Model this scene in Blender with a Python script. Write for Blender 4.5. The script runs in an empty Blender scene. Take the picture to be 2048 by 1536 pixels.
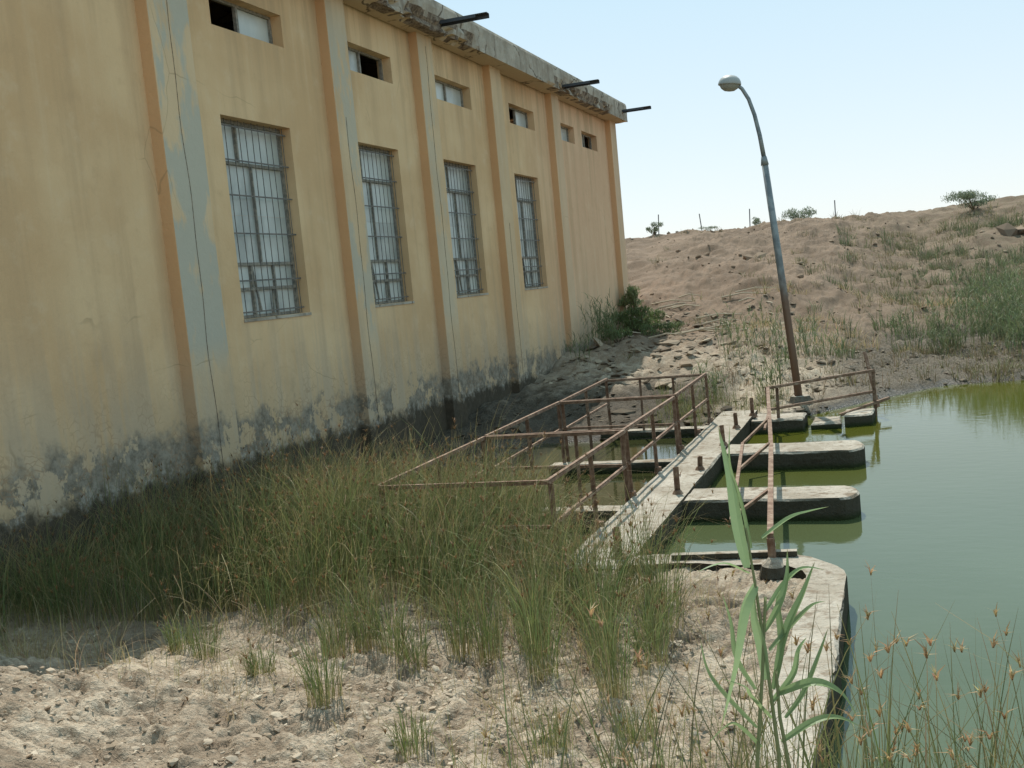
import bpy, math, numpy as np
from mathutils import Vector, Matrix
rng=np.random.default_rng(7)
C=bpy.context.scene.collection

# ---------------------------------------------------------------- noise
def _h(i,j,s):
    n=np.sin(i*127.1+j*311.7+s*74.7)*43758.5453
    return n-np.floor(n)
def vn(x,y,s=0.):
    i=np.floor(x);j=np.floor(y);f=x-i;g=y-j
    f=f*f*(3-2*f);g=g*g*(3-2*g)
    a=_h(i,j,s);b=_h(i+1,j,s);c=_h(i,j+1,s);d=_h(i+1,j+1,s)
    return (a*(1-f)+b*f)*(1-g)+(c*(1-f)+d*f)*g
def fbm(x,y,s=0.,o=4):
    r=0;a=.5;t=0
    for k in range(o):
        r=r+a*vn(x,y,s+k*3.3);t+=a;a*=.5;x=x*2.03+5.1;y=y*2.03+1.7
    return r/t
def worley(x,y,s=0.):
    i=np.floor(x);j=np.floor(y)
    f1=np.full_like(x,9.);f2=np.full_like(x,9.);idv=np.zeros_like(x)
    for a in(-1,0,1):
        for b in(-1,0,1):
            ci=i+a;cj=j+b
            px=ci+_h(ci,cj,s);py=cj+_h(ci,cj,s+9.2)
            d=np.hypot(px-x,py-y)
            m=d<f1
            f2=np.where(m,f1,np.minimum(f2,d));idv=np.where(m,_h(ci,cj,s+4.4),idv);f1=np.where(m,d,f1)
    return f1,f2,idv
def sst(x,a,b):
    t=np.clip((x-a)/(b-a),0,1);return t*t*(3-2*t)

# ---------------------------------------------------------------- terrain height
def H(x,y):
    x=np.asarray(x,float);y=np.asarray(y,float)
    S=np.interp(x,[-60,-3.6,-3.3,-2.4,-2.0,-.6,1.1,2.7,10,40],[20.0,20.2,21.0,21.2,22.2,24.5,26.4,26.8,27.8,31])
    S=S+(fbm(x*.8,y*0+3.,2.)-.5)*.7
    d=y-S
    far=np.interp(d,[-4,-1,0,.5,4,8,14,18,25,33,38,46,200,900,5000],[-1.2,-.4,0,.16,.4,.62,1.15,1.75,2.95,4.45,5.05,5.0,3.6,2,-6])
    far=far+sst(d,5,30)*sst(x,-6,14)*.45*(d<200)
    far=far+sst(d,4,12)*(fbm(x*.25,y*.25,5.)-.5)*.9*(d<150)+sst(d,0,4)*(fbm(x*1.1,y*1.1,6.)-.5)*.44*(d<100)+sst(d,0,2)*(fbm(x*3.4,y*3.4,8.)-.5)*.26*(d<60)
    near=.27+1.45*sst(y,6.2,0.2)+.55*sst(y,7.6,5.6)*sst(x,-4.5,-7)
    near=near+(fbm(x*.9,y*.9,11.)-.5)*.16
    inl=(x<-.75)&(y<10.5)
    inl=inl&~((x>-1.25)&(y>10.0)&(np.hypot(x+1.25,y-10.0)>.5))
    lake_n=np.where(x>-.75,np.where(y<5.2,near,near-(y-5.2)*2.0),-1.2)
    lake_n=np.maximum(lake_n,-1.2)
    bay=-.32+.26*sst(x,-5.8,-8.2)+.15*(fbm(x*1.5,y*1.5,3.)-.5)+.20*sst(y,17,20)+.12*(fbm(x*5,y*5,3.)-.5)
    bay=np.where(x<-3.2,bay,-1.2)
    t=sst(y,10.2,12.3)
    left=near*(1-t)+bay*t
    n2=np.where(inl,near,np.where(x<-2.9,left,lake_n))
    n2=np.where((x<-2.9)&(y<10.5),left,n2)
    z=np.where(y<18.5,n2,np.maximum(np.where(x<-2.9,bay,-1.2),far))
    z=np.where(y>22,np.maximum(far,-1.2),z)
    z=np.where(x<-10,np.maximum(z,.2),z)
    return z

# ---------------------------------------------------------------- mesh helpers
def mk(name,V,F,mat=None,col=None,smooth=False,parent=None):
    V=np.asarray(V,float).reshape(-1,3)
    me=bpy.data.meshes.new(name)
    if isinstance(F,np.ndarray):
        k=F.shape[1];me.vertices.add(len(V));me.vertices.foreach_set('co',V.ravel())
        me.loops.add(F.size);me.loops.foreach_set('vertex_index',F.ravel().astype(np.int32))
        me.polygons.add(len(F));me.polygons.foreach_set('loop_start',np.arange(0,F.size,k,dtype=np.int32))
        me.update(calc_edges=True);me.validate()
    else:
        me.from_pydata(V.tolist(),[],F);me.update()
    if col is not None:
        a=me.color_attributes.new('Col','FLOAT_COLOR','POINT')
        c=np.ones((len(V),4));c[:,:3]=col;a.data.foreach_set('color',c.ravel())
    me.polygons.foreach_set('use_smooth',[smooth]*len(me.polygons))
    ob=bpy.data.objects.new(name,me);C.objects.link(ob)
    if mat:me.materials.append(mat)
    if parent:ob.parent=parent
    return ob
def empty(name):
    e=bpy.data.objects.new(name,None);C.objects.link(e);e.empty_display_size=.2;return e
class MB:
    def __init__(s):s.V=[];s.F=[]
    def box(s,x0,x1,y0,y1,z0,z1):
        b=len(s.V)
        s.V+=[(x0,y0,z0),(x1,y0,z0),(x1,y1,z0),(x0,y1,z0),(x0,y0,z1),(x1,y0,z1),(x1,y1,z1),(x0,y1,z1)]
        s.F+=[[b+i for i in f] for f in((0,3,2,1),(4,5,6,7),(0,1,5,4),(1,2,6,5),(2,3,7,6),(3,0,4,7))]
    def beam(s,p,q,w,h=None,up=(0,0,1)):
        h=h or w;p=Vector(p);q=Vector(q);d=(q-p).normalized();u=Vector(up)
        if abs(d.dot(u))>.95:u=Vector((0,1,0))
        a=d.cross(u).normalized();u=a.cross(d)
        b=len(s.V)
        for c in(p,q):
            for i,j in((-1,-1),(1,-1),(1,1),(-1,1)):s.V.append(tuple(c+a*i*w/2+u*j*h/2))
        s.F+=[[b+i for i in f] for f in((0,1,2,3),(7,6,5,4),(0,4,5,1),(1,5,6,2),(2,6,7,3),(3,7,4,0))]
    def angle(s,p,q,w,t=.012,up=(0,0,1)):
        p=Vector(p);q=Vector(q);d=(q-p).normalized();u=Vector(up)
        if abs(d.dot(u))>.95:u=Vector((0,1,0))
        a=d.cross(u).normalized();u=a.cross(d)
        s.beam(p+u*w/2,q+u*w/2,w,t,up);s.beam(p+a*w/2-u*.004,q+a*w/2-u*.004,t,w-.012,up)
    def tube(s,P,R,n=10,cap=True):
        P=[Vector(p) for p in P];b=len(s.V)
        for i,p in enumerate(P):
            d=(P[min(i+1,len(P)-1)]-P[max(i-1,0)]).normalized()
            a=d.cross(Vector((.13,.97,.2))).normalized();c=d.cross(a)
            r=R[i] if hasattr(R,'__len__') else R
            for k in range(n):
                t=2*math.pi*k/n;s.V.append(tuple(p+a*r*math.cos(t)+c*r*math.sin(t)))
        for i in range(len(P)-1):
            for k in range(n):
                s.F.append([b+i*n+k,b+i*n+(k+1)%n,b+(i+1)*n+(k+1)%n,b+(i+1)*n+k])
        if cap:
            s.F.append([b+k for k in range(n)][::-1]);s.F.append([b+(len(P)-1)*n+k for k in range(n)])
    def make(s,name,mat,parent=None,smooth=False,bevel=0):
        o=mk(name,s.V,s.F,mat,smooth=smooth,parent=parent)
        if bevel:
            m=o.modifiers.new('b','BEVEL');m.width=bevel;m.segments=2
        return o

# ---------------------------------------------------------------- node helpers
class NT:
    def __init__(s,name):
        s.m=bpy.data.materials.new(name);s.m.use_nodes=True;s.t=s.m.node_tree;s.t.nodes.clear()
        s.out=s.t.nodes.new('ShaderNodeOutputMaterial')
        g=s.t.nodes.new('ShaderNodeNewGeometry');s.pos=g.outputs['Position'];s.nor=g.outputs['Normal']
        x=s.t.nodes.new('ShaderNodeSeparateXYZ');s.L(s.pos,x.inputs[0]);s.x,s.y,s.z=x.outputs
        x=s.t.nodes.new('ShaderNodeSeparateXYZ');s.L(s.nor,x.inputs[0]);s.nx,s.ny,s.nz=x.outputs
    def L(s,a,b):s.t.links.new(a,b)
    def put(s,v,i):
        if isinstance(v,bpy.types.NodeSocket):s.L(v,i)
        elif isinstance(v,tuple) and len(v)==3 and i.type=='RGBA':i.default_value=(*v,1)
        else:i.default_value=v
    def m_(s,op,a,b=None,c=None,cl=False):
        n=s.t.nodes.new('ShaderNodeMath');n.operation=op;n.use_clamp=cl
        for k,v in enumerate((a,b,c)):
            if v is not None:s.put(v,n.inputs[k])
        return n.outputs[0]
    def add(s,a,b):return s.m_('ADD',a,b)
    def sub(s,a,b):return s.m_('SUBTRACT',a,b)
    def mul(s,a,b):return s.m_('MULTIPLY',a,b)
    def mix(s,f,a,b,mode='MIX'):
        n=s.t.nodes.new('ShaderNodeMix');n.data_type='RGBA';n.blend_type=mode
        s.put(f,n.inputs[0]);s.put(a,n.inputs[6]);s.put(b,n.inputs[7]);return n.outputs[2]
    def ss(s,x,a,b):
        n=s.t.nodes.new('ShaderNodeMapRange');n.interpolation_type='SMOOTHSTEP'
        s.put(x,n.inputs[0])
        if a<b:n.inputs[1].default_value=a;n.inputs[2].default_value=b
        else:
            n.inputs[1].default_value=b;n.inputs[2].default_value=a;n.inputs[3].default_value=1;n.inputs[4].default_value=0
        return n.outputs[0]
    def vec(s,sx,sy,sz,ox=0,src=None):
        n=s.t.nodes.new('ShaderNodeMapping');s.L(src or s.pos,n.inputs[0]);n.inputs['Scale'].default_value=(sx,sy,sz);n.inputs['Location'].default_value=(ox,ox*.7,ox*1.3);return n.outputs[0]
    def noise(s,sc,det=4,v=None,rough=.55,dist=0):
        n=s.t.nodes.new('ShaderNodeTexNoise');s.L(v or s.pos,n.inputs['Vector']);n.inputs['Scale'].default_value=sc;n.inputs['Detail'].default_value=det;n.inputs['Roughness'].default_value=rough;n.inputs['Distortion'].default_value=dist;return n.outputs[0]
    def vor(s,sc,feat='DISTANCE_TO_EDGE',v=None):
        n=s.t.nodes.new('ShaderNodeTexVoronoi');n.feature=feat;s.L(v or s.pos,n.inputs['Vector']);n.inputs['Scale'].default_value=sc;return n.outputs[0]
    def warp(s,sc,amt):
        n=s.t.nodes.new('ShaderNodeTexNoise');s.L(s.pos,n.inputs['Vector']);n.inputs['Scale'].default_value=sc
        q=s.t.nodes.new('ShaderNodeVectorMath');q.operation='MULTIPLY_ADD';s.L(n.outputs[1],q.inputs[0]);q.inputs[1].default_value=(amt,)*3;s.L(s.pos,q.inputs[2]);return q.outputs[0]
    def bump(s,h,st,dist=.02):
        n=s.t.nodes.new('ShaderNodeBump');s.put(st,n.inputs['Strength']);n.inputs['Distance'].default_value=dist;s.L(h,n.inputs['Height']);return n.outputs[0]
    def bsdf(s,col,rough=.9,nrm=None,spec=.25,metal=0,**k):
        n=s.t.nodes.new('ShaderNodeBsdfPrincipled');s.put(col,n.inputs['Base Color']);s.put(rough,n.inputs['Roughness']);n.inputs['Specular IOR Level'].default_value=spec;n.inputs['Metallic'].default_value=metal
        if nrm:s.L(nrm,n.inputs['Normal'])
        for a,b in k.items():n.inputs[a].default_value=b
        s.L(n.outputs[0],s.out.inputs[0]);return n

# ---------------------------------------------------------------- materials
def wall_mat(name,pil=False):
    t=NT(name)
    n1=t.noise(.45,3);n2=t.noise(2.2,4,rough=.65);n3=t.noise(9,4,rough=.7)
    streak=t.noise(1.,4,t.vec(1,2.6,.14,3.),rough=.6)
    a=(.65,.43,.235);b=(.76,.54,.315)
    c=t.mix(t.ss(n1,.35,.65),a,b)
    far=t.ss(t.y,27,33)
    c=t.mix(t.mul(far,.6),c,(.72,.46,.305))
    c=t.mix(t.mul(t.ss(streak,.48,.72),.45),c,(.51,.345,.20))
    c=t.mix(t.mul(t.ss(streak,.46,.30),.25),c,(.78,.61,.40))
    c=t.mix(t.mul(t.ss(n2,.52,.75),.28),c,(.78,.61,.41))
    c=t.mix(t.mul(t.ss(n2,.45,.28),.25),c,(.51,.335,.19))
    top=t.mul(t.ss(t.z,6.6,8.9),t.ss(streak,.42,.58))
    c=t.mix(t.mul(top,.40),c,(.43,.30,.18))
    if pil:
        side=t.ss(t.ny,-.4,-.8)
        bl=t.mul(t.ss(t.noise(1.1,4,t.vec(1,1.5,.55,7.),rough=.65),.43,.52),t.ss(t.y,29,13))
        rngz=t.mul(t.ss(t.z,2.2,3.0),t.ss(t.z,9.3,7.5))
        bl=t.mul(t.mul(bl,rngz),t.sub(1.,side))
        c=t.mix(t.mul(bl,.78),t.mix(.35,c,(.58,.48,.34)),(.45,.455,.39))
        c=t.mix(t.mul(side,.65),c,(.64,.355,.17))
    line=t.add(t.mul(t.sub(31.,t.y),.022),.62)
    d=t.sub(t.add(t.z,t.mul(t.sub(n2,.5),1.1)),line)
    pe=t.mul(t.ss(d,.78,.45),t.ss(t.noise(.8,6,t.vec(1,1,.9,11.),rough=.72),.455,.485))
    grey=t.mix(t.ss(n3,.3,.7),(.13,.115,.09),(.33,.295,.24))
    c=t.mix(t.mul(t.ss(d,2.0,.2),.5),c,(.41,.315,.21))
    c=t.mix(t.mul(t.mul(t.ss(streak,.46,.56),t.ss(d,2.8,.6)),.30),c,(.48,.43,.35))
    c=t.mix(t.mul(pe,.88),c,grey)
    ve=t.vor(8.,v=t.warp(3.,.35))
    fl=t.mul(t.ss(ve,.09,.02),t.mul(t.ss(d,1.9,.3),t.ss(n2,.46,.58)))
    c=t.mix(t.mul(fl,.6),c,(.34,.22,.13))
    cr=t.mul(t.ss(t.vor(.33,v=t.warp(1.6,.28)),.0035,.001),t.ss(n1,.52,.60))
    c=t.mix(t.mul(cr,.40),c,(.30,.21,.12))
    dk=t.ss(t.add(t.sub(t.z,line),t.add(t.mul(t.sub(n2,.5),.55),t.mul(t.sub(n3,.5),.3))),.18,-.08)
    ef=t.mul(t.ss(t.add(t.sub(t.z,line),t.mul(t.sub(n3,.5),.6)),.36,.05),t.ss(n3,.54,.62))
    c=t.mix(t.mul(ef,.5),c,(.50,.475,.43))
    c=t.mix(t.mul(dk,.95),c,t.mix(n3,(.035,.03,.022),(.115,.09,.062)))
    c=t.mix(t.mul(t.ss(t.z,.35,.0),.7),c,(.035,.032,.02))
    t.bsdf(c,.93,t.bump(n3,.45,.02),.12)
    return t.m
M_wall=wall_mat('ochre_plaster');M_pil=wall_mat('pilaster_plaster',True)

t=NT('cornice_concrete')
n=t.noise(1.2,5,rough=.7);n2=t.noise(7,4,rough=.7);st=t.noise(1.,4,t.vec(1,3,.3,4.))
c=t.mix(t.ss(n,.35,.65),(.34,.29,.23),(.50,.445,.365))
c=t.mix(t.mul(t.ss(st,.50,.68),.6),c,(.20,.16,.125))
c=t.mix(t.ss(t.nz,-.3,-.8),c,(.54,.42,.28))
c=t.mix(t.mul(t.mul(t.ss(t.vor(.8,v=t.warp(2.,.5)),.03,.008),t.ss(n,.48,.54)),.85),c,(.10,.075,.055))
t.bsdf(c,.95,t.bump(n2,.8,.03),.1);M_corn=t.m

t=NT('broken_concrete')
n2=t.noise(9,4,rough=.75)
t.bsdf(t.mix(t.ss(n2,.35,.65),(.12,.09,.07),(.34,.27,.20)),.95,t.bump(n2,1.,.05),.1);M_brok=t.m

t=NT('weathered_concrete')
n=t.noise(1.5,5,rough=.7);n2=t.noise(14,4,rough=.7)
c=t.mix(t.ss(n,.3,.7),(.32,.275,.215),(.50,.45,.375))
c=t.mix(t.mul(t.ss(n2,.50,.68),.65),c,(.21,.165,.125))
c=t.mix(t.ss(t.noise(4.,4,t.vec(1,1,1,5.)),.54,.66),c,(.235,.185,.135))
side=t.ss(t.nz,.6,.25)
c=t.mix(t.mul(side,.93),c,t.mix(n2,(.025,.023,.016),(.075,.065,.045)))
c=t.mix(t.ss(t.z,.12,.0),c,(.03,.04,.015))
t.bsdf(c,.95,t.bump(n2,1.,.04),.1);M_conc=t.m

t=NT('rusty_steel')
n=t.noise(9,4,rough=.7)
c=t.mix(t.ss(n,.35,.65),(.14,.075,.045),(.26,.17,.115));c=t.mix(t.mul(t.ss(n,.56,.7),.5),c,(.38,.31,.24))
t.bsdf(c,.75,None,.3,.1);M_rust=t.m
t=NT('dark_steel_angle');n=t.noise(12,3)
t.bsdf(t.mix(n,(.03,.035,.045),(.085,.09,.10)),.5,None,.5,.3);M_dark=t.m
t=NT('window_frame_paint');n=t.noise(15,3)
t.bsdf(t.mix(t.ss(n,.4,.6),(.19,.18,.155),(.31,.28,.23)),.7,None,.3);M_frame=t.m
t=NT('window_bar_steel');n=t.noise(15,3)
t.bsdf(t.mix(t.ss(n,.4,.6),(.11,.11,.105),(.19,.165,.14)),.6,None,.3);M_bar=t.m
t=NT('dusty_glass')
at=t.t.nodes.new('ShaderNodeAttribute');at.attribute_name='Col'
n=t.noise(2.5,4,t.vec(1,1,.6));c=t.mix(t.mul(t.ss(n,.35,.7),.7),at.outputs['Color'],(.66,.68,.64))
t.bsdf(c,.3,None,.5);M_glass=t.m
t=NT('lamp_pole_paint')
n=t.noise(5,4);c=t.mix(t.ss(n,.4,.6),(.17,.19,.20),(.27,.29,.29))
c=t.mix(t.ss(t.add(t.z,t.mul(n,.8)),3.6,2.6),c,(.17,.10,.065))
t.bsdf(c,.55,None,.4,.2);M_pole=t.m
t=NT('lamp_bowl');t.bsdf((.34,.34,.31),.4,None,.4);M_bowl=t.m
t=NT('lamp_hood');t.bsdf((.36,.36,.34),.45,None,.4);M_hood=t.m

# ground
t=NT('dried_mud')
n=t.noise(.5,3,rough=.6);n2=t.noise(3.2,4,rough=.7);n3=t.noise(22,4,rough=.7)
at=t.t.nodes.new('ShaderNodeAttribute');at.attribute_name='Col';sx=t.t.nodes.new('ShaderNodeSeparateColor');t.L(at.outputs['Color'],sx.inputs[0]);crack=sx.outputs[0]
dry=t.mix(t.ss(n2,.36,.62),(.31,.24,.17),(.52,.43,.32))
dry=t.mix(t.mul(t.ss(n3,.52,.68),.55),dry,(.63,.54,.42))
dry=t.mix(t.mul(t.ss(n3,.47,.32),.65),dry,(.23,.17,.12))
dry=t.mix(t.mul(t.ss(n,.54,.40),.5),dry,(.27,.205,.145))
hill=t.mix(t.ss(n,.35,.65),(.175,.120,.080),(.255,.178,.122))
hill=t.mix(t.mul(t.ss(n2,.46,.66),.6),hill,(.13,.092,.062))
hill=t.mix(t.mul(t.ss(n3,.56,.68),.4),hill,(.33,.25,.18))
hill=t.mix(t.mul(t.mul(t.ss(t.x,-5,4),t.ss(n2,.62,.42)),.4),hill,(.15,.13,.08))
c=t.mix(t.ss(t.y,26,36),dry,hill)
c=t.mix(t.mul(crack,.6),c,(.15,.105,.07))
zz=t.add(t.z,t.mul(t.sub(n2,.5),.35))
c=t.mix(t.ss(zz,.20,.06),c,(.065,.053,.038))
bank=t.mul(t.ss(t.y,18,21),t.mul(t.ss(t.x,-2.4,-.6),t.ss(zz,.95,.55)))
c=t.mix(t.mul(bank,.92),c,t.mix(t.ss(n3,.4,.6),(.06,.05,.035),(.17,.14,.105)))
wet_shade=t.mul(t.mul(t.ss(t.y,11,13),t.ss(t.y,31,24)),t.mul(t.ss(t.x,-3.2,-4.2),t.ss(zz,.85,.4)))  # bay mud mask: wet ground plus shadow painted into the colour
c=t.mix(t.mul(wet_shade,.92),c,t.mix(t.ss(n3,.4,.6),(.035,.029,.021),(.085,.068,.048)))
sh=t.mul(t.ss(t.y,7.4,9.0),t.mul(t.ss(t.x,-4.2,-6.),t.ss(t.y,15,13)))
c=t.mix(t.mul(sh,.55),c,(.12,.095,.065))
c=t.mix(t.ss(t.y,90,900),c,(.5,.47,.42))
c=t.mix(t.ss(t.z,.0,-.15),c,(.05,.055,.02))
rg=t.mix(t.ss(zz,.16,.0),(.95,.95,.95),(.25,.25,.25))
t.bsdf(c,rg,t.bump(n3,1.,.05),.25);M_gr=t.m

t=NT('pond_water_green')
n=t.noise(.25,2);rip=t.noise(1.,3,t.vec(3.2,5.5,1))
c=t.mix(t.ss(n,.35,.65),(.072,.092,.045),(.085,.107,.056))
c=t.mix(t.ss(t.y,10,20),c,(.070,.076,.010))  # far water tinted olive, the hill's reflection painted into the colour
c=t.mix(t.ss(t.x,-3.0,-3.6),c,(.035,.038,.014))  # bay water darkened, shadow under the rails painted into the colour
t.bsdf(c,.05,t.bump(rip,.14,.015),.5,**{'IOR':1.33});M_wat=t.m

def veg_mat(name,tr=.35,rough=.6):
    t=NT(name);at=t.t.nodes.new('ShaderNodeAttribute');at.attribute_name='Col'
    b=t.bsdf(at.outputs['Color'],rough,None,.3)
    q=t.t.nodes.new('ShaderNodeBsdfTranslucent');t.L(at.outputs['Color'],q.inputs[0])
    x=t.t.nodes.new('ShaderNodeMixShader');x.inputs[0].default_value=tr
    t.L(b.outputs[0],x.inputs[1]);t.L(q.outputs[0],x.inputs[2]);t.L(x.outputs[0],t.out.inputs[0]);return t.m
M_veg=veg_mat('sedge_leaf');M_leaf=veg_mat('reed_leaf',.45,.45)
t=NT('rock_clod');at=t.t.nodes.new('ShaderNodeAttribute');at.attribute_name='Col';n=t.noise(20,2)
t.bsdf(t.mix(t.mul(n,.5),at.outputs['Color'],(.2,.15,.11)),.95,None,.1);M_rock=t.m

# ---------------------------------------------------------------- ground sheet
def axis(parts):
    o=[]
    for a,b,s in parts:o+=list(np.arange(a,b-1e-6,s))
    o.append(parts[-1][1]);return np.array(o)
gx=axis([(-3000,-600,600),(-600,-120,120),(-120,-40,16),(-40,-16,3),(-16,-9.6,.4),(-9.6,-.4,.024),(-.4,4,.1),(4,16,.25),(16,60,2),(60,160,20),(160,600,110),(600,3000,600)])
gy=axis([(-300,-60,60),(-60,-6,6),(-6,4,.5),(4,9.5,.024),(9.5,13,.08),(13,36,.13),(36,66,.2),(66,110,4),(110,400,40),(400,5000,575)])
X,Y=np.meshgrid(gx,gy);Zg=H(X,Y)
m=(X<-.78)&(Y<11)&(X>-9.6)
wx=X+(fbm(X*3,Y*3,31.)-.5)*.55;wy=Y+(fbm(X*3,Y*3,37.)-.5)*.55
f1,f2,idv=worley(wx*3.8,wy*3.8,1.)
pl=np.clip((f2-f1)*2.2,0,1);pat=sst(fbm(X*.7,Y*.7,21.),.42,.58)
f1b,f2b,idb=worley(wx*9,wy*9,5.)
plb=np.clip((f2b-f1b)*2.,0,1)
lump=fbm(X*4.5,Y*4.5,41.,5)
dz=pat*((pl-1)*.035+(idv-.5)*.055)+(.25+.75*pat)*((plb-1)*.012+(idb-.5)*.018)+(lump-.5)*.16+(fbm(X*18,Y*18,43.)-.5)*.045
fade=sst(Y,11,10)
Zg=Zg+np.where(m,dz*fade,0)
ck=np.where(m,np.clip(pat*sst(pl,.35,.0)*.9+sst(plb,.35,.0)*(.2+.4*pat)+sst(lump,.44,.34)*.5,0,1)*fade,0)
nx,ny=len(gx),len(gy)
V=np.stack([X,Y,Zg],-1).reshape(-1,3)
i=np.arange(nx*ny).reshape(ny,nx)
F=np.stack([i[:-1,:-1],i[:-1,1:],i[1:,1:],i[1:,:-1]],-1).reshape(-1,4)
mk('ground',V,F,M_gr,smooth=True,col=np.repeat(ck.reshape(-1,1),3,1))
mk('pond_water',[(-9.45,3,0),(70,3,0),(70,45,0),(-9.45,45,0)],[[0,1,2,3]],M_wat)

# ---------------------------------------------------------------- building
bld=empty('pump_station_building')
YA,YB=-7.,38.8
tall=[(14.,16.),(18.22,20.22),(22.6,24.6),(27.45,29.5)]
small=[(14.05,16.1),(18.25,20.3),(22.5,24.7),(27.5,29.65),(31.9,33.8),(34.7,36.65)]
wins=[(a,b,3.15,6.3) for a,b in tall]+[(a,b,7.66,8.2) for a,b in small]
ys=sorted({YA,YB,*[w[0] for w in wins],*[w[1] for w in wins]});zs=[-1.3,3.15,6.3,7.66,8.2,9.4]
b=MB()
for i_ in range(len(ys)-1):
    for j_ in range(len(zs)-1):
        y0,y1,z0,z1=ys[i_],ys[i_+1],zs[j_],zs[j_+1]
        if any(w[0]<=y0+1e-6 and w[1]>=y1-1e-6 and w[2]<=z0+1e-6 and w[3]>=z1-1e-6 for w in wins):continue
        k=len(b.V);b.V+=[(-9.5,y0,z0),(-9.5,y1,z0),(-9.5,y1,z1),(-9.5,y0,z1)];b.F.append([k,k+1,k+2,k+3])
D=-9.82
for y0,y1,z0,z1 in wins:
    for q in([(-9.5,y0,z0),(D,y0,z0),(D,y0,z1),(-9.5,y0,z1)],[(-9.5,y1,z0),(-9.5,y1,z1),(D,y1,z1),(D,y1,z0)],[(-9.5,y0,z0),(-9.5,y1,z0),(D,y1,z0),(D,y0,z0)],[(-9.5,y0,z1),(D,y0,z1),(D,y1,z1),(-9.5,y1,z1)]):
        k=len(b.V);b.V+=q;b.F.append([k,k+1,k+2,k+3])
k=len(b.V);b.V+=[(-9.5,YB,-1.3),(-22,YB,-1.3),(-22,YB,9.4),(-9.5,YB,9.4)];b.F.append([k,k+1,k+2,k+3])
k=len(b.V);b.V+=[(-9.5,YA,-1.3),(-22,YA,-1.3),(-22,YA,9.4),(-9.5,YA,9.4)];b.F.append([k+3,k+2,k+1,k])
k=len(b.V);b.V+=[(-22,YA,-1.3),(-22,YB,-1.3),(-22,YB,9.4),(-22,YA,9.4)];b.F.append([k+3,k+2,k+1,k])
b.make('walls',M_wall,bld)
b=MB()
for y0,y1 in((2.3,3.2),(12.3,13.22),(17.35,18.08),(21.32,22.1),(25.72,26.5),(30.9,31.65),(38.0,38.83)):
    b.box(-9.56,-9.3,y0,y1,-1.3,8.9)
b.make('pilasters',M_pil,bld,bevel=.015)
b=MB()
for y,z1 in((12.74,8.8),(17.7,6.8),(21.7,8.8),(26.1,5.)):
    P=[(-9.296,y+.02*math.sin(z*1.7)+.012*math.sin(z*4.),z) for z in np.arange(.9,z1,.25)]
    b.tube(P,.004,5)
b.make('joint_crack_lines',M_brok,bld)  # thin raised tubes added to draw the pilasters' crack lines
yy=np.arange(YA-.3,39.15,.09);yy[-1]=39.1
prof=[(-9.45,8.88),(-9.2,8.88),(-9.0,8.885),(-8.9,8.885),(-8.9,8.98),(-8.9,9.1),(-8.9,9.22),(-8.9,9.36),(-8.9,9.46),(-8.93,9.54),(-9.3,9.56),(-22.2,9.56)]
def chipmask(y):
    return np.exp(-((y-20.0)/1.7)**2)+.9*np.exp(-((y-22.9)/.8)**2)+1.*np.exp(-((y-31.8)/1.8)**2)+.8*np.exp(-((y-35.5)/1.2)**2)
V=[]
for kx,(px,pz) in enumerate(prof):
    nn=fbm(yy*2.6+kx*.35,np.full_like(yy,kx*.45),51.,5);n3=vn(yy*11+kx,np.full_like(yy,kx*1.),3.)
    cm=np.clip(chipmask(yy),0,1)*sst(nn,.40,.60)
    dx=np.zeros_like(yy);dzv=np.zeros_like(yy)
    if 1<=kx<=8:
        wgt={1:.2,2:.7,3:1,4:.9,5:.6,6:.3,7:.1,8:.1}[kx]
        dx=-cm*.22*wgt-(n3-.5)*.018;dzv=cm*.11*wgt*(1 if kx<5 else .2)+(n3-.5)*.015
    V.append(np.stack([px+dx,yy,pz+dzv],-1))
V=np.stack(V,1);ny_,nk=V.shape[:2];i=np.arange(ny_*nk).reshape(ny_,nk)
F=np.stack([i[:-1,:-1],i[1:,:-1],i[1:,1:],i[:-1,1:]],-1).reshape(-1,4)
V=V.reshape(-1,3)
o=mk('roof_cornice',V,[list(map(int,f)) for f in F]+[list(map(int,i[-1])),list(map(int,i[0]))[::-1]],M_corn,parent=bld)
o.data.materials.append(M_brok)
for p in o.data.polygons:
    c=p.center
    if p.index<len(F) and -9.25<c.x<-8.85 and c.z<9.2:
        cm=min(1,float(chipmask(c.y)))*float(sst(fbm(np.array([c.y*2.6+1.]),np.array([c.z*3.]),51.),.40,.58))
        if cm>.3:p.material_index=1
b=MB()
for k in range(32):
    y=float(rng.choice([20.0,22.8,31.8,35.5])+rng.normal()*.9);z=8.93+rng.uniform(0,.15);x=-9.02+rng.uniform(-.12,.04);s=rng.uniform(.02,.07)
    b.beam((x,y-s*1.8,z+rng.normal()*.02),(x+rng.normal()*.03,y+s*1.8,z+rng.normal()*.03),s*.8,s*.5)
b.make('spalled_pieces',M_brok,bld)
b=MB()
for y,z in((21.9,9.12),(31.1,9.06),(38.4,9.2)):
    b.beam((-9.0,y,z+.03),(-7.85,y+.02,z+.03),.16,.012);b.beam((-9.0,y+.08,z-.02),(-7.85,y+.10,z-.02),.012,.09);b.beam((-9.0,y-.08,z-.01),(-8.1,y-.08,z-.01),.012,.06)
b.make('steel_brackets',M_dark,bld)
fr=MB();ba=MB();GV=[];GF=[];GC=[]
def pane(y0,y1,z0,z1,x=-9.745):
    k=len(GV)
    g=rng.uniform(.7,1.2);c=np.array((.48,.51,.48))*g
    GV.extend([(x,y0,z0),(x,y1,z0),(x,y1,z1),(x,y0,z1)]);GF.append([k,k+1,k+2,k+3]);GC.extend([c]*4)
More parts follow.
